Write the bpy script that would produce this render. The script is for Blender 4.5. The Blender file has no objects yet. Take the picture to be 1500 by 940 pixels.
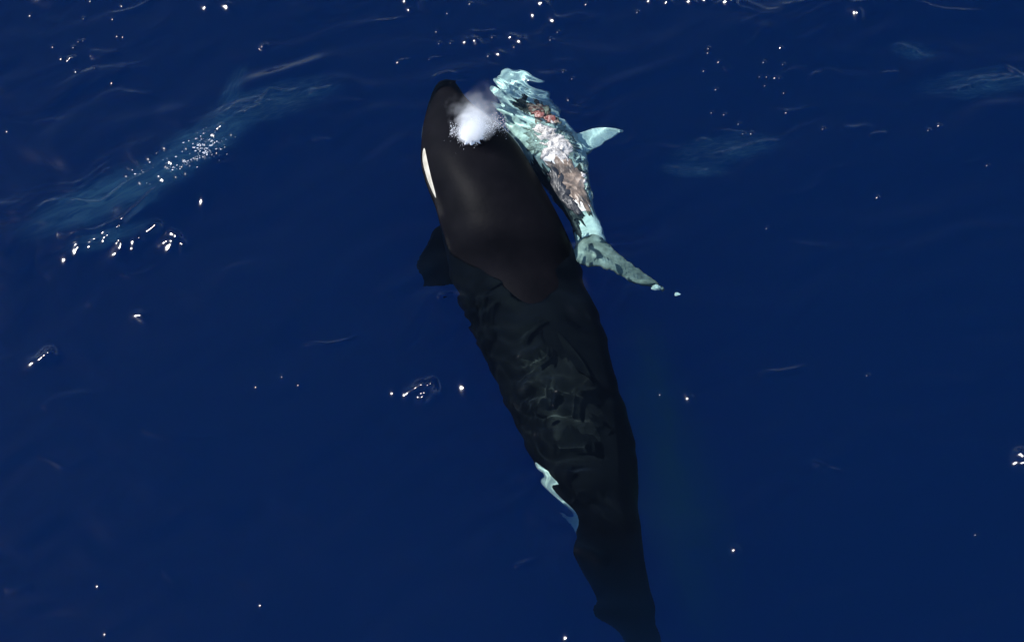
import bpy, bmesh, math, random
import numpy as np
from mathutils import Vector, noise

S = bpy.context.scene
COL = S.collection
random.seed(7)
RNG = np.random.default_rng(11)

# ------------------------------------------------------------------ camera
DIST, PITCH, HFOV = 16.5, math.radians(65), math.radians(35)
CAM = np.array([0.0, -DIST * math.cos(PITCH), DIST * math.sin(PITCH)])
cam = bpy.data.objects.new('camera', bpy.data.cameras.new('camera'))
COL.objects.link(cam)
S.camera = cam
cam.location = CAM
cam.rotation_euler = (math.pi / 2 - PITCH, 0, 0)
cam.data.angle = HFOV
cam.data.clip_end = 3000

# ------------------------------------------------------------------ sky, sun, exposure
SUN_EL, SUN_AZ = math.radians(47), math.radians(-78)      # azimuth clockwise from +Y
SUN = np.array([math.sin(SUN_AZ) * math.cos(SUN_EL), math.cos(SUN_AZ) * math.cos(SUN_EL), math.sin(SUN_EL)])
w = bpy.data.worlds.new('World')
S.world = w
w.use_nodes = True
sky = w.node_tree.nodes.new('ShaderNodeTexSky')
sky.sky_type = 'NISHITA'
sky.sun_disc = False
sky.sun_elevation = SUN_EL
sky.sun_rotation = SUN_AZ
sky.dust_density = 0.0
sky.air_density = 0.8
sky.ozone_density = 1.5
bg = w.node_tree.nodes['Background']
bg.inputs[1].default_value = 0.135
w.node_tree.links.new(sky.outputs[0], bg.inputs[0])
sun_data = bpy.data.lights.new('sun', 'SUN')
sun_data.energy = 4.9
sun_data.angle = math.radians(0.53)
sun_data.color = (1.0, 0.98, 0.95)
sun_data.cycles.is_caustics_light = True
sun = bpy.data.objects.new('sun', sun_data)
COL.objects.link(sun)
sun.rotation_euler = Vector(SUN).to_track_quat('Z', 'Y').to_euler()
S.view_settings.view_transform = 'Standard'
S.view_settings.look = 'None'
S.view_settings.gamma = 1.0
S.view_settings.exposure = 0.5
S.cycles.use_denoising = True
S.cycles.max_bounces = 20
S.cycles.transmission_bounces = 12
S.cycles.transparent_max_bounces = 16
S.cycles.volume_bounces = 10

# ------------------------------------------------------------------ layout helper
FWD = np.array([0, math.cos(PITCH), -math.sin(PITCH)])
UP = np.array([0, math.sin(PITCH), math.cos(PITCH)])
K = 2 * math.tan(HFOV / 2) / 1500


def at(u, v, z=0.0):
    """Where the sight line through a spot of the photograph meets height z (bent at the water for z < 0)."""
    d = FWD + np.array([1, 0, 0]) * ((u - 750) * K) + UP * ((470 - v) * K)
    d /= np.linalg.norm(d)
    if z >= 0:
        return CAM + d * ((z - CAM[2]) / d[2])
    p = CAM + d * (-CAM[2] / d[2])
    h = d[:2] / 1.333
    r = np.array([h[0], h[1], -math.sqrt(1 - h @ h)])
    return p + r * (z / r[2])


# ------------------------------------------------------------------ object helpers
def tag(o, label=None, cat=None, group=None, kind=None):
    for k, val in (('label', label), ('category', cat), ('group', group), ('kind', kind)):
        if val:
            o[k] = val
    return o


def empty(name, loc):
    o = bpy.data.objects.new(name, None)
    COL.objects.link(o)
    o.location = loc
    o.empty_display_size = 0.2
    return o


def link(name, verts, faces, mat, parent=None, smooth=True, receiver=True):
    me = bpy.data.meshes.new(name)
    me.from_pydata([tuple(map(float, p)) for p in verts], [], [list(map(int, f)) for f in faces])
    me.polygons.foreach_set('use_smooth', [smooth] * len(me.polygons))
    bm = bmesh.new()
    bm.from_mesh(me)
    bmesh.ops.recalc_face_normals(bm, faces=bm.faces)
    bm.to_mesh(me)
    bm.free()
    me.materials.append(mat)
    o = bpy.data.objects.new(name, me)
    COL.objects.link(o)
    if parent is not None:
        o.parent = parent
        o.matrix_parent_inverse.identity()
        off = np.array(parent.location)
        p = parent.parent
        while p is not None:
            off = off + np.array(p.location)
            p = p.parent
        me.transform(__import__('mathutils').Matrix.Translation(Vector(-off)))
    if receiver:
        o.cycles.is_caustics_receiver = True
    return o


def node_mat(name):
    m = bpy.data.materials.new(name)
    m.use_nodes = True
    return m, m.node_tree, m.node_tree.nodes['Principled BSDF']


def noise_node(nt, scale, detail=4, rough=0.55, distortion=0.0):
    tc = nt.nodes.new('ShaderNodeTexCoord')
    n = nt.nodes.new('ShaderNodeTexNoise')
    n.inputs['Scale'].default_value = scale
    n.inputs['Detail'].default_value = detail
    n.inputs['Roughness'].default_value = rough
    n.inputs['Distortion'].default_value = distortion
    nt.links.new(tc.outputs['Object'], n.inputs['Vector'])
    return n


def ramp_node(nt, src, stops):
    r = nt.nodes.new('ShaderNodeValToRGB')
    nt.links.new(src, r.inputs[0])
    el = r.color_ramp.elements
    while len(el) < len(stops):
        el.new(0.5)
    for e, (p, c) in zip(el, stops):
        e.position = p
        e.color = (*c, 1)
    return r


def skin(name, stops, scale, rough, bump=0.0, bscale=40, spec=0.5, distortion=0.0, detail=5):
    m, nt, b = node_mat(name)
    n = noise_node(nt, scale, detail, 0.6, distortion)
    r = ramp_node(nt, n.outputs[0], stops)
    nt.links.new(r.outputs[0], b.inputs['Base Color'])
    b.inputs['Roughness'].default_value = rough
    b.inputs['Specular IOR Level'].default_value = spec
    if bump:
        n2 = noise_node(nt, bscale, 4)
        bp = nt.nodes.new('ShaderNodeBump')
        bp.inputs['Strength'].default_value = bump
        bp.inputs['Distance'].default_value = 0.01
        nt.links.new(n2.outputs[0], bp.inputs['Height'])
        nt.links.new(bp.outputs[0], b.inputs['Normal'])
    return m


BLACK = skin('orca_black_skin', [(0.3, (0.0028, 0.0030, 0.0044)), (0.7, (0.0056, 0.0054, 0.0074))], 2.2, 0.47, 0.16, 20, 0.024)
WHITE = skin('orca_white_skin', [(0.3, (0.58, 0.56, 0.5)), (0.7, (0.72, 0.70, 0.66))], 6.0, 0.4)
CREAM = skin('orca_cream_skin', [(0.3, (0.34, 0.31, 0.25)), (0.7, (0.5, 0.47, 0.4))], 9.0, 0.45)
GREY = skin('orca_saddle_grey', [(0.3, (0.0055, 0.005, 0.006)), (0.7, (0.013, 0.0115, 0.0125))], 5.0, 0.5, spec=0.06)
PALE = skin('carcass_pale_skin', [(0.27, (0.3, 0.31, 0.27)), (0.38, (0.7, 0.71, 0.66)), (0.5, (0.9, 0.9, 0.86)), (0.78, (0.68, 0.66, 0.6))],
            5.5, 0.45, 0.5, 30, distortion=1.2)
TAILSKIN = skin('carcass_grey_skin', [(0.32, (0.13, 0.135, 0.12)), (0.5, (0.24, 0.24, 0.215)), (0.68, (0.4, 0.4, 0.36))], 7.0, 0.5, 0.2, 25)
BLUBBER = skin('torn_blubber', [(0.34, (0.24, 0.23, 0.22)), (0.47, (0.4, 0.385, 0.37)), (0.54, (0.68, 0.66, 0.63)), (0.6, (0.28, 0.27, 0.26)), (0.75, (0.5, 0.48, 0.46))], 12, 0.35, 0.6, 60, distortion=2.0)
FLESH = skin('raw_flesh', [(0.3, (0.08, 0.02, 0.015)), (0.45, (0.2, 0.06, 0.05)), (0.6, (0.34, 0.22, 0.19))], 16, 0.35, 0.6, 50, distortion=1.5)
CAVITY = skin('dark_flesh', [(0.3, (0.02, 0.022, 0.022)), (0.7, (0.05, 0.045, 0.04))], 12, 0.5)
SHADESKIN = skin('painted_shade_skin', [(0.3, (0.006, 0.009, 0.015)), (0.6, (0.02, 0.024, 0.032)), (0.8, (0.07, 0.065, 0.06))], 6, 0.45, 0.3, 25, distortion=1.0)  # dark colour of the orca's shadow where it falls on the carcass
BROWN = skin('brown_shade_and_flesh', [(0.3, (0.05, 0.05, 0.05)), (0.46, (0.15, 0.115, 0.09)), (0.58, (0.27, 0.205, 0.16)), (0.72, (0.45, 0.39, 0.33))], 5, 0.4, 0.5, 40, distortion=1.5)  # brown for painted shade on the carcass and for some flesh lumps
SPRAY = skin('spray_white', [(0.35, (0.7, 0.71, 0.75)), (0.65, (0.86, 0.87, 0.9))], 30, 0.5)
FOAM = skin('foam_white', [(0.35, (0.4, 0.42, 0.46)), (0.65, (0.8, 0.81, 0.84))], 30, 0.5)


# ------------------------------------------------------------------ the sea
def field(n, size, lam0, lam1, ang, spread, seed, power=1.0):
    """Random wave field of unit rms slope on an n x n periodic tile of the given size (m)."""
    r = np.random.default_rng(seed)
    k1 = np.fft.fftfreq(n, size / n) * 2 * np.pi
    kx, ky = np.meshgrid(k1, k1)
    k = np.hypot(kx, ky)
    k[0, 0] = 1e9
    lam = 2 * np.pi / k
    amp = ((lam > lam0) & (lam < lam1)) * lam ** power
    th = np.arctan2(ky, kx)
    dirw = np.exp(-(np.sin(th - ang) / spread) ** 2)
    f = (r.normal(size=(n, n)) + 1j * r.normal(size=(n, n))) * amp * dirw
    z = np.real(np.fft.ifft2(f))
    gx, gy = np.real(np.fft.ifft2(f * 1j * kx)), np.real(np.fft.ifft2(f * 1j * ky))
    return z / math.sqrt((gx ** 2 + gy ** 2).mean())


def sample(tile, size, X, Y):
    n = tile.shape[0]
    fx, fy = (X / size * n) % n, (Y / size * n) % n
    i, j = fx.astype(int) % n, fy.astype(int) % n
    a, b = fx - np.floor(fx), fy - np.floor(fy)
    a, b = a * a * (3 - 2 * a), b * b * (3 - 2 * b)
    i1, j1 = (i + 1) % n, (j + 1) % n
    return (tile[j, i] * (1 - a) + tile[j, i1] * a) * (1 - b) + (tile[j1, i] * (1 - a) + tile[j1, i1] * a) * b


DX = 0.0105
XF = np.arange(-6.3, 6.3, DX)
YF = np.arange(-3.9, 4.9, DX)
outer = [7.0, 8.5, 11, 15, 22, 35, 60, 110, 220, 450, 900]
XS = np.concatenate([[-a for a in outer[::-1]], XF, outer])
YS = np.concatenate([[-a for a in outer[::-1]], YF, outer])
X, Y = np.meshgrid(XS, YS)
Xf, Yf = np.meshgrid(XF, YF)
H = np.zeros_like(Xf)

PI = math.pi


def px_scale(v):
    return np.linalg.norm(at(751, v) - at(750, v))


def blob(u, v, ru, rv, rot=0.0):
    """Soft elliptical weight on the sea round a spot of the photograph; radii in its pixels, rot anticlockwise degrees."""
    c = at(u, v)
    s = px_scale(v)
    r = math.radians(rot)
    dx, dy = (Xf - c[0]) / s, (Yf - c[1]) / s * math.sin(PITCH)
    a, b = dx * math.cos(r) + dy * math.sin(r), -dx * math.sin(r) + dy * math.cos(r)
    return np.exp(-0.5 * ((a / ru) ** 2 + (b / rv) ** 2))


def ridge(pts, s, height, wob=0.0, seed=0, front=1.0):
    """A crest along a line of spots: Gaussian section of width s (m), gentler behind by the factor front."""
    P = np.array([at(u, v)[:2] for u, v in pts])
    lo, hi = P.min(0) - 5 * s, P.max(0) + 5 * s
    i0, i1 = np.searchsorted(XF, [lo[0], hi[0]])
    j0, j1 = np.searchsorted(YF, [lo[1], hi[1]])
    if i1 <= i0 or j1 <= j0:
        return
    x, y = Xf[j0:j1, i0:i1].copy(), Yf[j0:j1, i0:i1].copy()
    if wob:
        x += wob * sample(WOB, 4.0, x * 1.7 + seed, y * 1.7)
        y += wob * sample(WOB, 4.0, x * 1.7, y * 1.7 + seed + 1.3)
    seg = np.linalg.norm(np.diff(P, axis=0), axis=1)
    tot, acc = seg.sum(), 0.0
    best = np.full(x.shape, 1e9)
    par = np.zeros(x.shape)
    side = np.zeros(x.shape)
    for a, b, L in zip(P[:-1], P[1:], seg):
        d = (b - a) / L
        t = np.clip((x - a[0]) * d[0] + (y - a[1]) * d[1], 0, L)
        ex, ey = x - a[0] - t * d[0], y - a[1] - t * d[1]
        e = np.hypot(ex, ey)
        m = e < best
        best = np.where(m, e, best)
        par = np.where(m, (acc + t) / tot, par)
        side = np.where(m, ey, side)
        acc += L
    ss = np.where(side > 0, s * front, s)
    env = np.clip(np.sin(np.clip(par, 0, 1) * PI), 0, 1) ** 0.7
    H[j0:j1, i0:i1] += height * env * np.exp(-0.5 * (best / ss) ** 2)


WOB = field(256, 4.0, 0.5, 2.5, 0.0, 9.0, 5)
WOB /= WOB.std()
SW = field(512, 14.0, 1.4, 5.0, 1.75, 0.6, 21)
RP = field(1024, 14.0, 0.32, 1.2, 1.75, 0.5, 22)
FN = field(1024, 9.0, 0.09, 0.30, 1.8, 0.55, 23, 0.6)
HD = field(1024, 9.0, 0.10, 0.30, 1.2, 0.28, 31, 0.7)
CR = field(1024, 9.0, 0.16, 0.42, 1.4, 0.8, 24, 0.8)

wx = Xf + 0.05 * sample(WOB, 4.0, Xf, Yf)
wy = Yf + 0.05 * sample(WOB, 4.0, Xf + 2.1, Yf + .7)
sw, rp, fn, cr = (sample(SW, 14.0, wx, wy), sample(RP, 14.0, wx, wy), sample(FN, 9.0, wx, wy), sample(CR, 9.0, wx, wy))
top = 1 / (1 + np.exp(-(Yf - 1.0) / 0.8))                    # the far half of the view is livelier
H += 0.052 * sw + (0.048 + 0.046 * top) * rp

# livelier patches
PATCH = [(120, 280, 130, 26, 24, .13), (290, 215, 90, 24, 26, .15), (390, 150, 80, 14, 16, .12), (160, 340, 90, 20, 22, .10),
         (1440, 120, 90, 14, 6, .13), (1335, 72, 30, 10, -12, .12), (1060, 218, 90, 20, 8, .12), (1020, 248, 50, 8, -5, .10),
         (1160, 12, 110, 14, -6, .09), (1370, 18, 70, 10, -10, .10), (1045, 5, 60, 14, 0, .14), (660, 35, 120, 25, 0, .08),
         (450, 25, 110, 14, -4, .08), (385, 75, 30, 14, 40, .09), (490, 205, 40, 8, 0, .06), (590, 90, 40, 8, 0, .09),
         (490, 500, 50, 8, 4, .07), (1150, 545, 50, 9, 10, .08), (1045, 570, 40, 8, 0, .07), (1210, 685, 40, 9, -20, .07),
         (1280, 500, 60, 10, 0, .04), (650, 437, 40, 8, 0, .07), (1480, 200, 60, 12, -15, .08), (150, 80, 90, 60, 60, .07)]
fine = np.zeros_like(Xf)
for u, v, ru, rv, rot, a in PATCH:
    fine = np.maximum(fine, a * blob(u, v, ru, rv, rot))
H += fine * fn
# ripples over the submerged tail, the carcass' head and its flipper
tailw = 0.055 * blob(830, 600, 70, 110, -66) + 0.0
tailw = np.maximum(tailw, 0.22 * blob(800, 735, 50, 40))
strw = 0.52 * blob(775, 135, 50, 32)
headw = 0.10 * blob(770, 132, 55, 30)
headw = np.maximum(headw, 0.30 * blob(885, 200, 35, 20))
headw = np.maximum(headw, 0.26 * blob(820, 225, 42, 50))
headw = np.maximum(headw, 0.22 * blob(880, 365, 45, 38))
headw = np.maximum(headw, 0.20 * blob(945, 410, 35, 20))
headw = np.maximum(headw, 0.10 * blob(740, 480, 90, 60))
H += 0.11 * blob(750, 425, 90, 40) * rp + 0.10 * blob(750, 430, 90, 40) * cr
H += strw * sample(HD, 9.0, wx, wy) + tailw * cr + headw * (0.7 * cr + 0.6 * fn)

# crests one can follow
ridge([(-30, 330), (90, 300), (210, 255), (330, 195), (430, 140), (520, 118)], 0.32, 0.075, .05, 1, 1.0)
ridge([(60, 385), (160, 345), (250, 280), (330, 225)], 0.16, 0.05, .04, 2)
R = [([(100, 303), (150, 298), (200, 270), (250, 240)], .03, .013),
     ([(85, 346), (140, 340), (190, 320), (230, 285)], .03, .014), ([(110, 352), (165, 350), (215, 300), (245, 268)], .028, .012),
     ([(340, 178), (375, 165), (395, 138), (425, 140), (447, 128)], .03, .016), ([(452, 138), (475, 133), (490, 125)], .025, .012),
     ([(358, 175), (385, 165), (400, 152)], .025, .012), ([(1335, 5), (1362, 14), (1410, 22), (1440, 18)], .03, .014),
     ([(1312, 66), (1340, 75), (1355, 86)], .035, .014), ([(1380, 133), (1420, 130), (1460, 120), (1520, 118)], .04, .02),
     ([(1400, 125), (1440, 115), (1480, 112)], .03, .012), ([(1475, 95), (1500, 115)], .025, .012),
     ([(970, 245), (1000, 251), (1030, 253), (1045, 242)], .03, .016), ([(1045, 225), (1070, 225), (1105, 215), (1150, 203)], .035, .018),
     ([(1015, 202), (1045, 208)], .03, .012), ([(1270, 198), (1298, 195)], .025, .012), ([(1110, 545), (1140, 548), (1180, 535)], .03, .011),
     ([(1185, 672), (1210, 685), (1238, 697)], .04, .014), ([(448, 503), (480, 505), (520, 495)], .03, .010),
     ([(578, 92), (604, 88)], .025, .012), ([(625, 86), (648, 86)], .025, .010), ([(688, 42), (710, 48), (732, 46)], .025, .012),
     ([(630, 112), (655, 108), (675, 111)], .025, .012), ([(660, 122), (690, 121)], .025, .010),
     ([(460, 205), (495, 210)], .025, .009), ([(755, 832), (785, 820)], .03, .010), ([(545, 30), (600, 28)], .03, .010),
     ([(1385, 118), (1410, 112)], .03, .010), ([(1290, 110), (1318, 106)], .025, .010), ([(380, 75), (392, 64)], .03, .014),
     ([(640, 437), (662, 432)], .03, .010), ([(840, 803), (870, 812), (896, 824)], .06, .011)]
for q, (pts, s, a) in enumerate(R):
    ridge(pts, s * .9, a * (2.3 if pts[0][0] < 460 else 2.1), 0.012, q * .37, .8)

for pts in ([(780, 545), (792, 556), (820, 563), (848, 576)], [(740, 592), (775, 594), (810, 598), (840, 606), (858, 616)], [(775, 548), (772, 580)],
            [(790, 633), (840, 640)], [(815, 565), (817, 600)], [(805, 696), (850, 694), (885, 708)], [(760, 520), (800, 512)]):
    ridge(pts, .038, .024, 0.03, pts[0][0] * .1)

# short faint crests, more of them towards the far side
rq = random.Random(77)
for q in range(95):
    u, v = rq.uniform(-20, 1520), 940 * rq.random() ** 1.9
    if 610 < u < 980 and 90 < v:
        continue
    L, sl = rq.uniform(12, 46), rq.gauss(-.06, .16)
    ridge([(u - L, v - L * sl), (u - L * .2, v + rq.uniform(-2, 3)), (u + L, v + L * sl)], rq.uniform(.03, .06), rq.uniform(.010, .021) * (1 if v < 330 else .55), .03, q * .21, .75)

# facets turned to the sun, each one a small steep ripple
VIEW0 = CAM / np.linalg.norm(CAM)


def facet(u, v, s=0.035, k=2.2):
    p = at(u, v)
    vw = CAM - p
    vw /= np.linalg.norm(vw)
    h = vw + SUN
    h /= np.linalg.norm(h)
    g = np.array([-h[0] / h[2], -h[1] / h[2]])
    i, j = int(round((p[0] - XF[0]) / DX)), int(round((p[1] - YF[0]) / DX))
    if not (3 < i < len(XF) - 4 and 3 < j < len(YF) - 4):
        return
    g0 = np.array([(H[j, i + 1] - H[j, i - 1]) / (2 * DX), (H[j + 1, i] - H[j - 1, i]) / (2 * DX)])
    d = (g - g0) * 1.03
    m = np.linalg.norm(d)
    dn = d / m
    c = p[:2] + dn * s
    a = m * s * math.exp(.5)
    n = int(s * k * 4 / DX)
    j0, j1, i0, i1 = max(j - n, 0), j + n, max(i - n, 0), i + n
    x, y = Xf[j0:j1, i0:i1] - c[0], Yf[j0:j1, i0:i1] - c[1]
    t, o = x * dn[0] + y * dn[1], -x * dn[1] + y * dn[0]
    H[j0:j1, i0:i1] += a * np.exp(-.5 * (t / s) ** 2 - .5 * (o / (s * k)) ** 2)


BIG = [(94, 381), (110, 371), (116, 366), (131, 364), (140, 354), (152, 357), (160, 350), (168, 374), (176, 366), (179, 360), (192, 366),
       (195, 357), (204, 351), (216, 341), (222, 338), (228, 334), (239, 355), (250, 354), (252, 345), (257, 349), (265, 357), (248, 359),
       (198, 463), (205, 462), (45, 534), (58, 529), (72, 521), (67, 523), (574, 577), (592, 580), (609, 572), (617, 569), (626, 570), (631, 568),
       (618, 584), (622, 579), (677, 569), (1484, 681), (1495, 672), (1495, 682), (1490, 669), (1007, 583), (1073, 808), (294, 295), (828, 934),
       (1249, 25), (1253, 26), (680, 63), (694, 62), (760, 62), (746, 56), (729, 81), (592, 3), (598, 16), (780, 23), (790, 6), (808, 31),
       (300, 15), (332, 15), (1008, 4), (1030, 3), (1060, 7), (1070, 6), (950, 2), (975, 5)]
SMALL = [(115, 63), (122, 62), (108, 72), (103, 90), (112, 108), (140, 104), (164, 124), (172, 55), (180, 56), (132, 3), (178, 10), (165, 30),
         (122, 28), (108, 88), (78, 71), (90, 89), (104, 89), (1037, 77), (1036, 83), (1051, 95), (1030, 107), (1048, 134), (1042, 166), (1060, 168),
         (1082, 182), (1088, 196), (1100, 196), (1112, 116), (1120, 128), (1142, 75), (1146, 98), (1140, 118), (1134, 117), (1117, 95), (1122, 116),
         (1148, 137), (1151, 166), (1205, 191), (1359, 193), (1374, 186), (1285, 288), (1123, 334), (1446, 243), (1270, 550), (1428, 784),
         (413, 553), (437, 565), (375, 568), (142, 858), (153, 928), (381, 886), (639, 47), (643, 65), (660, 64), (721, 55), (715, 83), (753, 70),
         (817, 47), (825, 109), (838, 118), (832, 147), (858, 5), (933, 18), (10, 193), (44, 24), (967, 577), (806, 59), (655, 20), (688, 7)]
SHAPE = [((0.026 if 90 < u < 270 or 565 < u < 640 else 0.032) + 0.010 * random.random(), 1.3 + .5 * random.random()) for u, v in BIG]
for q in range(4):
    for (u, v), (s, k) in zip(BIG, SHAPE):
        facet(u, v, s, k)
    for u, v in SMALL:
        facet(u, v, 0.0165, 1.3)
for q in range(26):                                          # sparkle along the foamy crest
    t = random.random()
    facet(205 + 130 * t + random.gauss(0, 8), 270 - 62 * t + random.gauss(0, 12), 0.022, 1.5)

for u, v in ((6, 318),):
    wq = blob(u, v, 14, 10)
    H = H * (1 - wq) + wq * (H * wq).sum() / wq.sum()
edge = np.minimum(np.minimum(Xf - XF[0], XF[-1] - Xf), np.minimum(Yf - YF[0], YF[-1] - Yf))
H *= np.clip(edge / 0.5, 0, 1)
Z = np.zeros_like(X)
no = len(outer)
Z[no:-no, no:-no] = H
ny, nx = X.shape
V = np.stack([X, Y, Z], -1).reshape(-1, 3).astype(np.float32)
idx = np.arange(nx - 1)[None, :] + nx * np.arange(ny - 1)[:, None]
F = np.stack([idx, idx + 1, idx + 1 + nx, idx + nx], -1).reshape(-1).astype(np.int32)
me = bpy.data.meshes.new('water')
me.vertices.add(len(V))
me.vertices.foreach_set('co', V.ravel())
me.loops.add(len(F))
me.loops.foreach_set('vertex_index', F)
me.polygons.add(len(F) // 4)
me.polygons.foreach_set('loop_start', np.arange(0, len(F), 4, dtype=np.int32))
me.polygons.foreach_set('use_smooth', np.ones(len(F) // 4, dtype=bool))
me.update()
me.validate()
water = bpy.data.objects.new('water', me)
COL.objects.link(water)
tag(water, 'deep blue rippled sea surface with sun glints', kind='structure')
water.cycles.is_caustics_caster = True
m = bpy.data.materials.new('sea_water')
m.use_nodes = True
nt = m.node_tree
nt.nodes.clear()
out = nt.nodes.new('ShaderNodeOutputMaterial')
mix = nt.nodes.new('ShaderNodeMixShader')
fr = nt.nodes.new('ShaderNodeFresnel')
fr.inputs[0].default_value = 1.333
rf = nt.nodes.new('ShaderNodeBsdfRefraction')
rf.inputs['Color'].default_value = (0.78, 0.98, 0.95, 1)
rf.inputs['Roughness'].default_value = 0
rf.inputs['IOR'].default_value = 1.333
gl = nt.nodes.new('ShaderNodeBsdfGlossy')
gl.inputs['Roughness'].default_value = 0.15
nt.links.new(fr.outputs[0], mix.inputs[0])
nt.links.new(rf.outputs[0], mix.inputs[1])
nt.links.new(gl.outputs[0], mix.inputs[2])
nt.links.new(mix.outputs[0], out.inputs[0])
me.materials.append(m)

# the blue depth below: scattering and absorbing water
DEEP_TOP = -0.74
bm = bmesh.new()
bmesh.ops.create_cube(bm, size=1)
bmesh.ops.scale(bm, vec=(1700, 1700, 80 + DEEP_TOP), verts=bm.verts)
bmesh.ops.translate(bm, vec=(0, 0, (DEEP_TOP - 80) / 2), verts=bm.verts)
me = bpy.data.meshes.new('deep_water')
bm.to_mesh(me)
bm.free()
deep = bpy.data.objects.new('deep_water', me)
COL.objects.link(deep)
tag(deep, 'clear blue water of the deep below the surface', kind='structure')
m = bpy.data.materials.new('deep_water')
m.use_nodes = True
nt = m.node_tree
nt.nodes.clear()
out = nt.nodes.new('ShaderNodeOutputMaterial')
ab = nt.nodes.new('ShaderNodeVolumeAbsorption')
ab.inputs[0].default_value = (0.0, 0.70, 0.93, 1)
ab.inputs[1].default_value = 0.42
sc = nt.nodes.new('ShaderNodeVolumeScatter')
sc.inputs[0].default_value = (0.19, 0.70, 1, 1)
sc.inputs[1].default_value = 0.15
ad = nt.nodes.new('ShaderNodeAddShader')
nt.links.new(ab.outputs[0], ad.inputs[0])
nt.links.new(sc.outputs[0], ad.inputs[1])
nt.links.new(ad.outputs[0], out.inputs[1])
me.materials.append(m)


# ------------------------------------------------------------------ lofted bodies
def hermite(xs, ys, x):
    xs, ys = np.array(xs, float), np.array(ys, float)
    d = np.gradient(ys, xs)
    i = np.clip(np.searchsorted(xs, x) - 1, 0, len(xs) - 2)
    h = xs[i + 1] - xs[i]
    t = (x - xs[i]) / h
    return ((2 * t ** 3 - 3 * t ** 2 + 1) * ys[i] + (t ** 3 - 2 * t ** 2 + t) * h * d[i]
            + (-2 * t ** 3 + 3 * t ** 2) * ys[i + 1] + (t ** 3 - t ** 2) * h * d[i + 1])


class Body:
    """Rows (v, left u, right u, top z, thickness): the outline as seen, with depth and height of its own."""
    def __init__(self, rows, power=2.2, widest=0.5, rough=0.0):
        self.rows, self.power, self.widest, self.rough = rows, power, widest, rough
        self.v0, self.v1 = rows[0][0], rows[-1][0]
        c = [[], [], [], [], [], []]
        for v, ul, ur, zt, th in rows:
            zc = zt - th * widest
            a, b = at(ul, v, zc), at(ur, v, zc)
            for q, val in zip(c, ((a[0] + b[0]) / 2, (a[1] + b[1]) / 2, (b[0] - a[0]) / 2, zt, th, zc)):
                q.append(val)
        self.c = c
        self.memo = {}
        self.vs = [r[0] for r in rows]

    def point(self, v, th, lift=0.0):
        """th: 0 = right side, pi/2 = top, pi = left side."""
        key = round(v, 3)
        if key not in self.memo:
            self.memo[key] = [float(hermite(self.vs, q, v)) for q in self.c]
        cx, cy, hw, zt, tk, zc = self.memo[key]
        hw, tk = max(hw, 0.004), max(tk, 0.01)
        cs, sn = math.cos(th), math.sin(th)
        e = 2 / self.power
        x = math.copysign(abs(cs) ** e, cs) * (hw + lift)
        up = (zt - zc) if sn > 0 else tk - (zt - zc)
        z = math.copysign(abs(sn) ** e, sn) * (max(up, .005) + lift)
        p = np.array([cx + x, cy, zc + z])
        if self.rough:
            n = noise.noise_vector(Vector(p * 5.0)) * self.rough + noise.noise_vector(Vector(p * 14.0)) * self.rough * .4
            p = p + np.array(n)
        return p

    def mesh(self, nv, ns):
        vv = np.linspace(0, 1, nv)
        vv = self.v0 + (self.v1 - self.v0) * vv
        verts = [self.point(v, 2 * PI * k / ns) for v in vv for k in range(ns)]
        faces = [(r * ns + k, r * ns + (k + 1) % ns, (r + 1) * ns + (k + 1) % ns, (r + 1) * ns + k) for r in range(nv - 1) for k in range(ns)]
        a, b = len(verts), len(verts) + 1
        verts += [np.mean(verts[:ns], 0), np.mean(verts[-ns:], 0)]
        faces += [((k + 1) % ns, k, a) for k in range(ns)] + [((nv - 1) * ns + k, (nv - 1) * ns + (k + 1) % ns, b) for k in range(ns)]
        return verts, faces

    def patch(self, outline, n=22, lift=0.004, bulge=0.0, crumple=0.0, cscale=18, thick=True):
        """A piece of skin of its own: outline(a, r) -> (v, theta) for angle a and radius r in 0..1."""
        verts, faces = [], []
        m = 96
        for i in range(n + 1):
            r = i / n
            for k in range(m):
                v, th = outline(2 * PI * k / m, r)
                f = 1 - r ** 4
                l = lift * (f if thick else 1) - (0.006 if r > .97 and thick else 0) + bulge * (1 - r * r)
                p = self.point(v, th, l)
                if crumple:
                    q = noise.noise_vector(Vector(p * 3.0)) * .12
                    rr = 1 - abs(noise.noise(Vector(p * cscale) + q * cscale)) * 2.2
                    p = p + np.array([0, 0, crumple * rr * min(1, (1 - r) * 5 + .15)])
                verts.append(p)
        for i in range(n):
            for k in range(m):
                faces.append((i * m + k, i * m + (k + 1) % m, (i + 1) * m + (k + 1) % m, (i + 1) * m + k))
        return verts, faces


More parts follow.
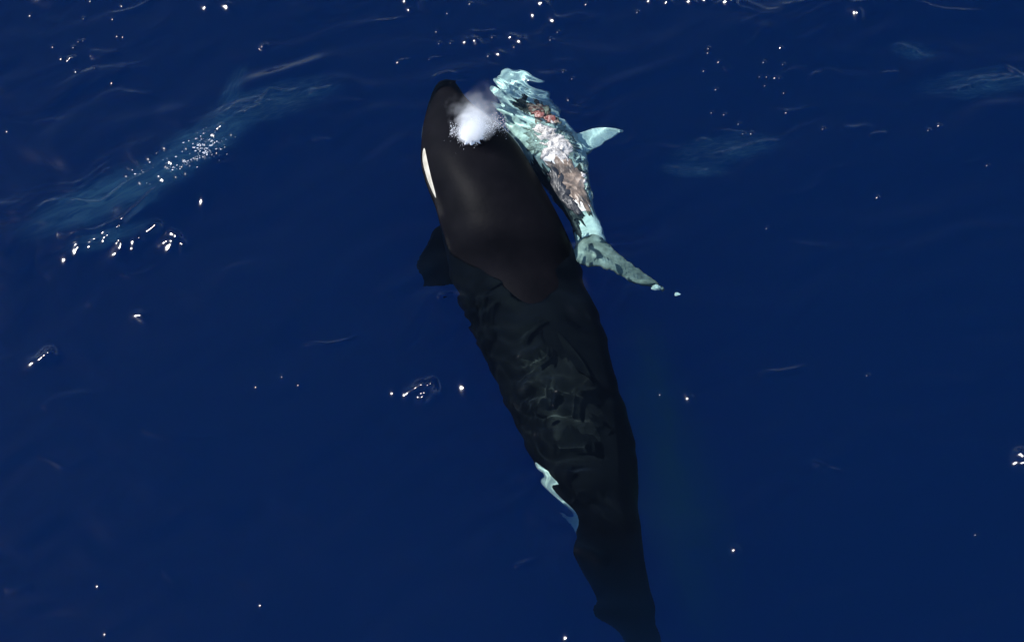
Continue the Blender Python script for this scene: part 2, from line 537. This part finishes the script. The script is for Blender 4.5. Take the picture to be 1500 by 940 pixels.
def blade(center_rows, thick, up=(0, 0, 1), ns=12, both=False, ragged=0.0):
    """A fin: rows of (leading point, trailing point), a lens section between them."""
    verts, faces = [], []
    up = np.array(up, float)
    n = len(center_rows)
    # refine
    rows = []
    for i in np.linspace(0, n - 1, n * 6):
        a = np.array([hermite(range(n), [r[0][q] for r in center_rows], i) for q in range(3)])
        b = np.array([hermite(range(n), [r[1][q] for r in center_rows], i) for q in range(3)])
        rows.append((a, b, i / (n - 1)))
    for a, b, t in rows:
        ch = np.linalg.norm(b - a)
        th = min(thick * (1 - .75 * abs(2 * t - 1 if both else t)), ch * .3)
        if ragged:
            b = b + (b - a) / ch * ragged * (noise.noise(Vector(b * 14)) * 1.5 + noise.noise(Vector(b * 40)))
            a = a - (b - a) / ch * ragged * (noise.noise(Vector(a * 14)) + noise.noise(Vector(a * 40)))
        for k in range(ns):
            an = 2 * PI * k / ns
            s = .5 - .5 * math.cos(an)
            prof = math.sin(an) * (1.25 - .6 * s)
            verts.append(a + (b - a) * s + up * th * .5 * prof)
    m = len(rows)
    for r in range(m - 1):
        for k in range(ns):
            faces.append((r * ns + k, r * ns + (k + 1) % ns, (r + 1) * ns + (k + 1) % ns, (r + 1) * ns + k))
    faces.append(tuple(range(ns))[::-1])
    faces.append(tuple((m - 1) * ns + k for k in range(ns)))
    return verts, faces


# ------------------------------------------------------------------ orca
def quad(v0, v1, t0, t1, seed, ragged=.22):
    """Ragged-edged patch between two rows and two angles (degrees)."""
    def f(a, r):
        n = 1 + ragged * (noise.noise(Vector((math.cos(a) * 2 + seed, math.sin(a) * 2, seed))) + .7 * noise.noise(Vector((math.cos(a) * 6 + seed, math.sin(a) * 6, 3)))
                          + .6 * noise.noise(Vector((math.cos(a) * 15 + seed, math.sin(a) * 15, 9))))
        c, s = math.cos(a), math.sin(a)
        q = 1 / max(abs(c), abs(s)) ** .6
        return (v0 + v1) / 2 + (v1 - v0) / 2 * c * r * n * q, math.radians((t0 + t1) / 2 + (t1 - t0) / 2 * s * r * n * q)
    return f


ORCA = Body([
    (117, 650, 660, -.13, .06), (121, 643, 668, -.07, .16), (130, 636, 673, -.02, .28), (150, 629, 687, .07, .46), (170, 623, 708, .20, .62), (190, 619, 733, .29, .76),
    (215, 617, 758, .36, .88), (240, 617, 774, .41, .96), (270, 625, 791, .44, 1.04), (300, 637, 807, .45, 1.1), (340, 647, 828, .41, 1.16),
    (380, 655, 845, .31, 1.2), (400, 659, 853, .19, 1.22), (420, 664, 860, .10, 1.24), (440, 672, 867, .045, 1.24), (460, 681, 875, .012, 1.22), (480, 690, 883, -.02, 1.2), (520, 708, 893, -.09, 1.16),
    (560, 728, 903, -.15, 1.12), (600, 747, 916, -.22, 1.07), (650, 770, 930, -.27, .98), (700, 796, 936, -.36, .88), (750, 826, 938, -.52, .78), (780, 845, 940, -.66, .74),
    (800, 847, 941, -.78, .72), (815, 844, 943, -.87, .70), (840, 855, 948, -1.04, .64), (868, 871, 954, -1.24, .56), (882, 879, 957, -1.35, .53), (896, 894, 960, -1.48, .5),
    (915, 908, 966, -1.66, .46), (940, 921, 972, -1.9, .42), (990, 941, 985, -2.3, .34), (1040, 958, 996, -2.65, .24), (1075, 972, 1000, -2.9, .12)], 2.15, 0.47)
base = ORCA.point(340, PI / 2)
orca = empty('orca', (base[0], base[1], -0.9))
tag(orca, 'large black orca with white eye patch breaking the surface and blowing', 'orca')
body = link('body', *ORCA.mesh(190, 72), BLACK, orca)


def oval(v0, v1, th_c, th_r, lean=0.0, egg=0.0):
    vc, vr = (v0 + v1) / 2, (v1 - v0) / 2

    def f(a, r):
        c = math.cos(a) * r
        return vc + vr * c, th_c + th_r * math.sin(a) * r * (1 + egg * c) + lean * c
    return f


D = math.radians
o = link('eye_patch', *ORCA.patch(oval(228, 300, D(161), D(6.5), D(4), -.35), lift=.006), CREAM, orca)
o = link('eye_patch', *ORCA.patch(oval(182, 232, D(17), D(9), D(-4), -.35), lift=.006), CREAM, orca)
link('jaw_patch', *ORCA.patch(oval(158, 216, D(189), D(10), 0), lift=.006), WHITE, orca)
link('flank_patch', *ORCA.patch(oval(672, 792, D(180), D(36), D(4), .3), lift=.008), WHITE, orca)
link('flank_patch', *ORCA.patch(oval(680, 790, D(-22), D(20), D(-4), .3), lift=.008), WHITE, orca)
link('belly_patch', *ORCA.patch(oval(300, 720, D(270), D(38), 0, -.3), lift=.008), WHITE, orca)
link('saddle_patch', *ORCA.patch(quad(538, 655, 124, 62, 2.2, .35), lift=.004), GREY, orca)
link('blowhole', *ORCA.patch(oval(228, 237, D(91), D(4)), lift=.004), CAVITY, orca)

# flippers: broad rounded paddles
def fl(pts):
    return [(at(*a), at(*b)) for a, b in pts]


link('flipper', *blade(fl([((672, 318, -.62), (694, 400, -.66)), ((645, 332, -.80), (668, 415, -.86)), ((627, 352, -.98), (648, 424, -1.06)),
                           ((618, 376, -1.14), (636, 428, -1.22)), ((616, 394, -1.22), (625, 427, -1.28)), ((618, 408, -1.28), (620, 420, -1.3))]), .12), BLACK, orca)
link('flipper', *blade(fl([((790, 318, -.7), (800, 398, -.72)), ((812, 335, -.85), (818, 412, -.88)), ((828, 352, -1.0), (830, 420, -1.02)),
                           ((838, 382, -1.12), (838, 425, -1.14)), ((842, 402, -1.2), (841, 416, -1.22))]), .12), BLACK, orca)
# dorsal fin leaning over
d0, d1 = ORCA.point(485, D(84), -.06), ORCA.point(565, D(84), -.06)
lean = np.array([.17, -.02, .06])
link('dorsal_fin', *blade([(d0, d1), (d0 * .68 + d1 * .32 + lean * .6, d1 + lean * .55 + np.array([.01, .02, 0])),
                           (d0 * .36 + d1 * .64 + lean * 1.1, d1 + lean * 1.1 + np.array([.02, -.03, 0])),
                           (d1 + lean * 1.5 + np.array([.02, -.06, 0]), d1 + lean * 1.52 + np.array([.03, -.13, 0]))], .09,
                          up=(.2, .1, .97)), BLACK, orca)
# flukes, out past the lower edge of the view
for sgn in (-1, 1):
    c0, c1 = ORCA.point(1040, PI / 2 - sgn * PI / 2), ORCA.point(1074, PI / 2 - sgn * PI / 2)
    c0[2] = c1[2] = -2.88
    s = np.array([sgn, 0, 0])
    link('fluke', *blade([(c0 - s * .1, c1 - s * .1 + np.array([0, -.05, 0])), (c0 + s * .35 + np.array([.05, -.2, -.02]), c1 + s * .35 + np.array([.08, -.22, -.02])),
                          (c0 + s * .8 + np.array([.15, -.48, -.05]), c1 + s * .8 + np.array([.17, -.36, -.05])),
                          (c0 + s * 1.05 + np.array([.22, -.75, -.08]), c1 + s * 1.05 + np.array([.24, -.62, -.08]))], .1), BLACK, orca)

# ------------------------------------------------------------------ carcass
CARC = Body([
    (101, 739, 746, -.46, .06), (105, 731, 758, -.40, .16), (113, 726, 778, -.35, .28), (126, 724, 797, -.31, .4), (145, 725, 808, -.25, .5), (165, 731, 817, -.11, .55),
    (185, 741, 833, -.02, .58), (205, 752, 848, .01, .6), (225, 764, 858, .022, .58), (245, 775, 861, .032, .54), (265, 790, 864, .032, .48),
    (285, 806, 866, .03, .4), (305, 823, 871, .015, .33), (325, 836, 879, -.025, .27), (345, 842, 886, -.045, .22), (362, 845, 890, -.06, .16), (376, 850, 890, -.075, .08)],
    2.1, 0.5, 0.028)
cb = CARC.point(220, PI / 2)
carc = empty('prey_carcass', (cb[0], cb[1], -0.5))
tag(carc, 'pale torn carcass of a sea animal floating beside the orca', 'carcass')
link('body', *CARC.mesh(150, 72), PALE, carc)
link('flipper', *blade(fl([((840, 200, -.22), (848, 232, -.24)), ((858, 196, -.22), (866, 222, -.25)), ((876, 190, -.24), (884, 210, -.26)),
                           ((894, 188, -.27), (900, 201, -.28)), ((910, 191, -.3), (911, 195, -.31))]), .06), PALE, carc)
link('tail_fluke', *blade(fl([((838, 370, -.08), (839, 377, -.09)), ((846, 359, -.07), (850, 388, -.08)), ((858, 345, -.06), (862, 391, -.07)), ((872, 341, -.06), (874, 390, -.07)),
                              ((890, 356, -.07), (886, 392, -.07)), ((912, 377, -.08), (905, 400, -.09)), ((938, 395, -.13), (928, 415, -.13)),
                              ((960, 411, -.2), (950, 420, -.2)), ((974, 426, -.26), (971, 428, -.26))]), .07, both=True, ragged=.012), TAILSKIN, carc)


link('torn_blubber', *CARC.patch(quad(192, 246, 136, 40, 3.1, .55), n=48, lift=.015, crumple=.030, cscale=11), BLUBBER, carc)
link('painted_shadow', *CARC.patch(quad(244, 342, 184, 90, 1.7, .5), n=24, lift=.016, crumple=.006), SHADESKIN, carc)  # orca's shadow on the near side, put in as a dark patch
link('blubber_lump', *CARC.patch(quad(246, 290, 54, 10, 8.4, .6), n=14, lift=.012, bulge=.01, crumple=.014), BLUBBER, carc)
link('brown_shade', *CARC.patch(quad(240, 312, 122, 40, 5.2, .5), n=24, lift=.006, crumple=.008, cscale=16), BROWN, carc)  # shaded skin above the water, its shade painted in brown
wd = link('wound', *CARC.patch(quad(163, 190, 92, 54, 6.6, .6), n=24, lift=.015, bulge=.02, crumple=.02, cscale=16), FLESH, carc)
link('gash', *CARC.patch(quad(153, 182, 114, 88, 9.1, .45), n=16, lift=.008, crumple=.004), CAVITY, carc)
rr = random.Random(4)


def lump(c, r, seed, mat, name, parent, amp=.7):
    bm = bmesh.new()
    bmesh.ops.create_icosphere(bm, subdivisions=3, radius=1)
    vs = []
    for q in bm.verts:
        n = 1 + amp * noise.noise(q.co * 1.6 + Vector((seed, 0, seed)))
        vs.append(np.array(c) + np.array(q.co) * np.array(r) * n)
    fs = [[x.index for x in f.verts] for f in bm.faces]
    bm.free()
    return link(name, vs, fs, mat, parent)


for q, (u, v, z, r, mt) in enumerate([(792, 168, .0, .075, FLESH), (806, 176, .01, .07, FLESH), (800, 163, -.01, .06, BROWN), (815, 180, .0, .06, BROWN), (789, 180, .01, .05, FLESH)]):
    lump(at(u, v, z - .02), (r * .8, r * .9, r * .45), q * 3.3, mt, 'flesh_lump', carc)

# scraps adrift
for u, v, z, r, lab in [(962, 421, -.1, .035, 'pale scrap of flesh drifting just off the carcass tail tip'),
                        (992, 431, -.08, .02, 'tiny pale scrap of flesh drifting farthest beyond the carcass tail'),
                        (909, 193, -.06, .018, 'tiny pale scrap of flesh adrift at the tip of the carcass flipper')]:
    o = lump((0, 0, 0), (r * 1.5, r, r * .6), u * .1, PALE, 'flesh_scrap', None, .6)
    o.location = at(u, v, z)
    tag(o, lab, 'flesh scrap', 'scraps of flesh adrift by the carcass')

# ------------------------------------------------------------------ blow
bb = ORCA.point(233, D(91))
blow = empty('whale_blow', tuple(bb))
tag(blow, 'white misty blow bursting from the top of the orca head', 'whale blow')
ns, nv = 40, 30
verts, faces = [], []
for i in range(nv):
    t = i / (nv - 1)
    rad = (.22 + .24 * t) * math.sqrt(max(0.0, 1 - (2 * t - 1) ** 8)) + .005
    for k in range(ns):
        a = 2 * PI * k / ns
        verts.append(bb + np.array([rad * math.cos(a) + .09 * t, rad * .9 * math.sin(a) + .02 * t, -.02 + 0.66 * t]))
for i in range(nv - 1):
    for k in range(ns):
        faces.append((i * ns + k, i * ns + (k + 1) % ns, (i + 1) * ns + (k + 1) % ns, (i + 1) * ns + k))
faces += [tuple(range(ns))[::-1], tuple((nv - 1) * ns + k for k in range(ns))]
m = bpy.data.materials.new('blow_mist')
m.use_nodes = True
nt = m.node_tree
nt.nodes.clear()
out = nt.nodes.new('ShaderNodeOutputMaterial')
pv = nt.nodes.new('ShaderNodeVolumePrincipled')
pv.inputs['Color'].default_value = (.99, .99, 1, 1)
pv.inputs['Anisotropy'].default_value = 0.0
tc = nt.nodes.new('ShaderNodeTexCoord')
sx = nt.nodes.new('ShaderNodeSeparateXYZ')
nt.links.new(tc.outputs['Object'], sx.inputs[0])


def mth(op, a, b=None, c=None):
    n = nt.nodes.new('ShaderNodeMath')
    n.operation = op
    for i, q in enumerate((a, b, c)):
        if q is None:
            continue
        if isinstance(q, (int, float)):
            n.inputs[i].default_value = q
        else:
            nt.links.new(q, n.inputs[i])
    return n.outputs[0]


zt = mth('DIVIDE', sx.outputs[2], 0.64)                       # 0 at the blowhole, 1 at the top
rx = mth('SUBTRACT', sx.outputs[0], mth('MULTIPLY', zt, .09))
ry = mth('SUBTRACT', sx.outputs[1], mth('MULTIPLY', zt, .02))
r2 = mth('ADD', mth('MULTIPLY', rx, rx), mth('MULTIPLY', ry, ry))
rad = mth('ADD', mth('MULTIPLY', zt, .20), .10)
nb = nt.nodes.new('ShaderNodeTexNoise')
nb.inputs['Scale'].default_value = 5.5
nb.inputs['Detail'].default_value = 4
nt.links.new(tc.outputs['Object'], nb.inputs['Vector'])
rel = mth('ADD', mth('DIVIDE', mth('SQRT', r2), rad), mth('MULTIPLY', mth('SUBTRACT', nb.outputs[0], .5), 3.0))
core = mth('MAXIMUM', mth('SUBTRACT', 1.0, rel), 0.0)
nz = nt.nodes.new('ShaderNodeTexNoise')
nz.inputs['Scale'].default_value = 6
nz.inputs['Detail'].default_value = 5
nt.links.new(tc.outputs['Object'], nz.inputs['Vector'])
nn = mth('MAXIMUM', mth('SUBTRACT', nz.outputs[0], .25), 0.0)
fade = mth('POWER', mth('MAXIMUM', mth('SUBTRACT', 1.0, zt), 0.0), 1.8)
dens = mth('MULTIPLY', mth('MULTIPLY', mth('MULTIPLY', core, nn), fade), 120.0)
nt.links.new(dens, pv.inputs['Density'])
nt.links.new(pv.outputs[0], out.inputs[1])
mist = link('mist', verts, faces, m, blow, receiver=False)
# thrown water round the blowhole
ICO_V = np.array([q for a in (-1, 1) for b in (-1.618, 1.618) for q in ((0, a, b), (a, b, 0), (b, 0, a))]) / 1.902
bm = bmesh.new()
for q in ICO_V:
    bm.verts.new(q)
bmesh.ops.convex_hull(bm, input=bm.verts)
bm.verts.index_update()
ICO_F = np.array([[x.index for x in f.verts] for f in bm.faces])
ICO_V = np.array([x.co for x in bm.verts])
bm.free()


def specks(items):
    """Many tiny drops: (centre, radii)."""
    def one(c, r, a=0.0):
        v = ICO_V * np.array(r)
        return np.array(c) + np.stack([v[:, 0] * math.cos(a) - v[:, 1] * math.sin(a), v[:, 0] * math.sin(a) + v[:, 1] * math.cos(a), v[:, 2]], -1)
    vs = np.concatenate([one(*it) for it in items])
    fs = np.concatenate([ICO_F + len(ICO_V) * i for i in range(len(items))])
    return vs, fs


rr = random.Random(9)
items = []
for q in range(5200):
    a = rr.uniform(0, 2 * PI)
    ring = abs(rr.gauss(.08, .05)) * (1 + .35 * math.sin(3 * a + 1) * math.sin(5 * a))
    if rr.random() < .08:
        a, ring = rr.gauss(PI * .97, .16), rr.uniform(.12, .27)
    if rr.random() < .12:
        a, ring = rr.gauss(.35, .2), rr.uniform(.15, .42)
    x, y = ring * math.cos(a) * .9, ring * math.sin(a)
    hgt = abs(rr.gauss(0, .05)) + ring * .2
    p = bb + np.array([x + .02, y + .04, 0])
    zt_ = ORCA.point(233 - y / .0076, PI / 2 - x / .55)[2]
    r = rr.choice((.0012, .0018, .0026, .0035))
    items.append(((p[0], p[1], zt_ + hgt), (r, r, r)))
dr = link('droplets', *specks(items), SPRAY, blow, receiver=False)
tag(dr, kind='stuff')
# the ragged collar of water at its foot
verts, faces = [], []
ns, nr = 90, 14
for i in range(nr):
    t = i / (nr - 1)
    for k in range(ns):
        a = 2 * PI * k / ns
        j = 1 + .5 * noise.noise(Vector((math.cos(a) * 2.5, math.sin(a) * 2.5, 4))) + .18 * noise.noise(Vector((math.cos(a) * 8, math.sin(a) * 8, t * 3)))
        ring = (.04 + .09 * t) * j
        x, y = ring * math.cos(a) * .85 + .02, ring * math.sin(a) + .04
        zs = ORCA.point(233 - y / .0076, PI / 2 - x / .55)[2]
        cr_ = (1 - abs(noise.noise(Vector((x * 34, y * 34, 2)))) * 1.6) ** 2
        verts.append(np.array([bb[0] + x, bb[1] + y, zs - .01 + (.01 + .06 * cr_) * math.sin(PI * t) ** .6]))
for i in range(nr - 1):
    for k in range(ns):
        faces.append((i * ns + k, i * ns + (k + 1) % ns, (i + 1) * ns + (k + 1) % ns, (i + 1) * ns + k))
link('splash_collar', verts, faces, SPRAY, blow, receiver=False)


# ------------------------------------------------------------------ foam flecks on the breaking crest
def surf(x, y):
    i, j = int(round((x - XF[0]) / DX)), int(round((y - YF[0]) / DX))
    return H[j, i] if 0 <= i < len(XF) and 0 <= j < len(YF) else 0.0


rr = random.Random(21)
items = []
for q in range(230):
    if q < 110:
        u, v = rr.gauss(303, 12), rr.gauss(219, 9)
    elif q < 180:
        t = rr.random()
        u, v = 252 + 60 * t + rr.gauss(0, 3), 255 - 26 * t + rr.gauss(0, 2.5)
    else:
        t = rr.random()
        u, v = 205 + 125 * t + rr.gauss(0, 10), 262 - 58 * t + rr.gauss(0, 10)
    p = at(u, v)
    r = rr.choice((.0015, .002, .003, .006))
    items.append(((p[0], p[1], surf(p[0], p[1]) + .001), (r * rr.uniform(1, 3), r, r * .5), rr.gauss(.5, .35)))
fo = link('sea_foam', *specks(items), FOAM, None, receiver=False)
tag(fo, 'scattered white foam flecks on the pale wave crest', 'foam', kind='stuff')


# ------------------------------------------------------------------ clouds of fine bubbles just under the surface
def bubble_mat(name, col, dens, stretch, absorb=None, lo=0.38, hi=0.72, dist=0.8):
    m = bpy.data.materials.new(name)
    m.use_nodes = True
    nt = m.node_tree
    nt.nodes.clear()
    out = nt.nodes.new('ShaderNodeOutputMaterial')
    sc = nt.nodes.new('ShaderNodeVolumeScatter')
    sc.inputs[0].default_value = (*col, 1)
    tc = nt.nodes.new('ShaderNodeTexCoord')
    ln = nt.nodes.new('ShaderNodeVectorMath')
    ln.operation = 'LENGTH'
    nt.links.new(tc.outputs['Object'], ln.inputs[0])
    mp = nt.nodes.new('ShaderNodeMapping')
    mp.inputs['Scale'].default_value = stretch
    nt.links.new(tc.outputs['Object'], mp.inputs[0])
    nz = nt.nodes.new('ShaderNodeTexNoise')
    nz.inputs['Scale'].default_value = 1.6
    nz.inputs['Detail'].default_value = 5
    nz.inputs['Distortion'].default_value = dist
    nt.links.new(mp.outputs[0], nz.inputs['Vector'])
    r = nt.nodes.new('ShaderNodeMapRange')
    r.inputs[1].default_value, r.inputs[2].default_value = lo, hi
    nt.links.new(nz.outputs[0], r.inputs[0])
    e = nt.nodes.new('ShaderNodeMapRange')
    e.inputs[1].default_value, e.inputs[2].default_value = 1.0, 0.2
    e.interpolation_type = 'SMOOTHSTEP'
    nt.links.new(ln.outputs['Value'], e.inputs[0])
    k = nt.nodes.new('ShaderNodeMath')
    k.operation = 'MULTIPLY'
    nt.links.new(r.outputs[0], k.inputs[0])
    nt.links.new(e.outputs[0], k.inputs[1])
    k2 = nt.nodes.new('ShaderNodeMath')
    k2.operation = 'MULTIPLY'
    k2.inputs[1].default_value = dens
    nt.links.new(k.outputs[0], k2.inputs[0])
    nt.links.new(k2.outputs[0], sc.inputs[1])
    if absorb:
        ab = nt.nodes.new('ShaderNodeVolumeAbsorption')
        ab.inputs[0].default_value = (*absorb, 1)
        nt.links.new(k2.outputs[0], ab.inputs[1])
        ad = nt.nodes.new('ShaderNodeAddShader')
        nt.links.new(sc.outputs[0], ad.inputs[0])
        nt.links.new(ab.outputs[0], ad.inputs[1])
        nt.links.new(ad.outputs[0], out.inputs[1])
    else:
        nt.links.new(sc.outputs[0], out.inputs[1])
    return m


BUB = bubble_mat('fine_bubbles', (0.45, 0.80, 1.0), 32.0, (1.8, 4.5, 1.0), None, .42, .74, 1.4)
BUB_THIN = bubble_mat('dense_bubbles', (0.45, 0.82, 1.0), 70.0, (2.2, 6.0, 1.0), None, .50, .70, 2.2)
GREENISH = bubble_mat('greenish_water', (0.3, 0.75, 0.35), 1.1, (.8, .8, 1.0), (0.8, 1.0, 0.35))
BUBM = bpy.data.meshes.new('bubble_cloud')
bm = bmesh.new()
bmesh.ops.create_icosphere(bm, subdivisions=3, radius=1)
bm.to_mesh(BUBM)
bm.free()
BUBM.materials.append(BUB)
THINM = BUBM.copy()
THINM.materials[0] = BUB_THIN
GREENISHM = BUBM.copy()
GREENISHM.materials[0] = GREENISH
for u, v, ru, rv, rot, lab in [
        (165, 285, 175, 42, 27, 'broad pale blue cloud of bubbles under the long wave crest'),
        (300, 205, 95, 34, 30, 'pale bubble cloud under the foam flecks of the long crest'),
        (400, 148, 85, 17, 18, 'thin pale bubble cloud at the far end of the long crest'),
        (160, 345, 90, 20, 20, 'pale bubble cloud along the lower edge of the long crest'),
        (342, 130, 60, 18, 72, 'faint upright wisp of bubbles above the long crest'),
        (1440, 122, 85, 14, 6, 'pale bubble streak at the upper far corner of the sea'),
        (1338, 76, 30, 9, -14, 'small pale bubble patch above the upper corner streak'),
        (1068, 217, 70, 14, 8, 'pale bubble streak beyond the carcass flipper'),
        (1020, 249, 46, 7, -4, 'thin bubble streak below the one beyond the flipper')]:
    o = bpy.data.objects.new('bubble_cloud', THINM if rv < 18 else BUBM)
    COL.objects.link(o)
    sc_ = px_scale(v)
    dz = min(.16, max(.05, rv * sc_ * .5))
    o.location = at(u, v, -.11 - dz)
    if rv < 18:
        ru, rv = ru * 1.5, rv * 2.2
    o.scale = (ru * sc_, rv * sc_ / math.sin(PITCH), dz)
    o.rotation_euler = (0, 0, math.radians(rot))
    tag(o, lab, 'bubbles', kind='stuff')

o = bpy.data.objects.new('greenish_water', GREENISHM)  # soft volume beside the orca, tinted greener and less blue
COL.objects.link(o)
o.location = at(985, 690, -.62)
o.scale = (2.3, .62, .45)
o.rotation_euler = (0, 0, math.radians(-78))
tag(o, 'greenish, less blue water along the side of the orca', 'green_water', kind='stuff')
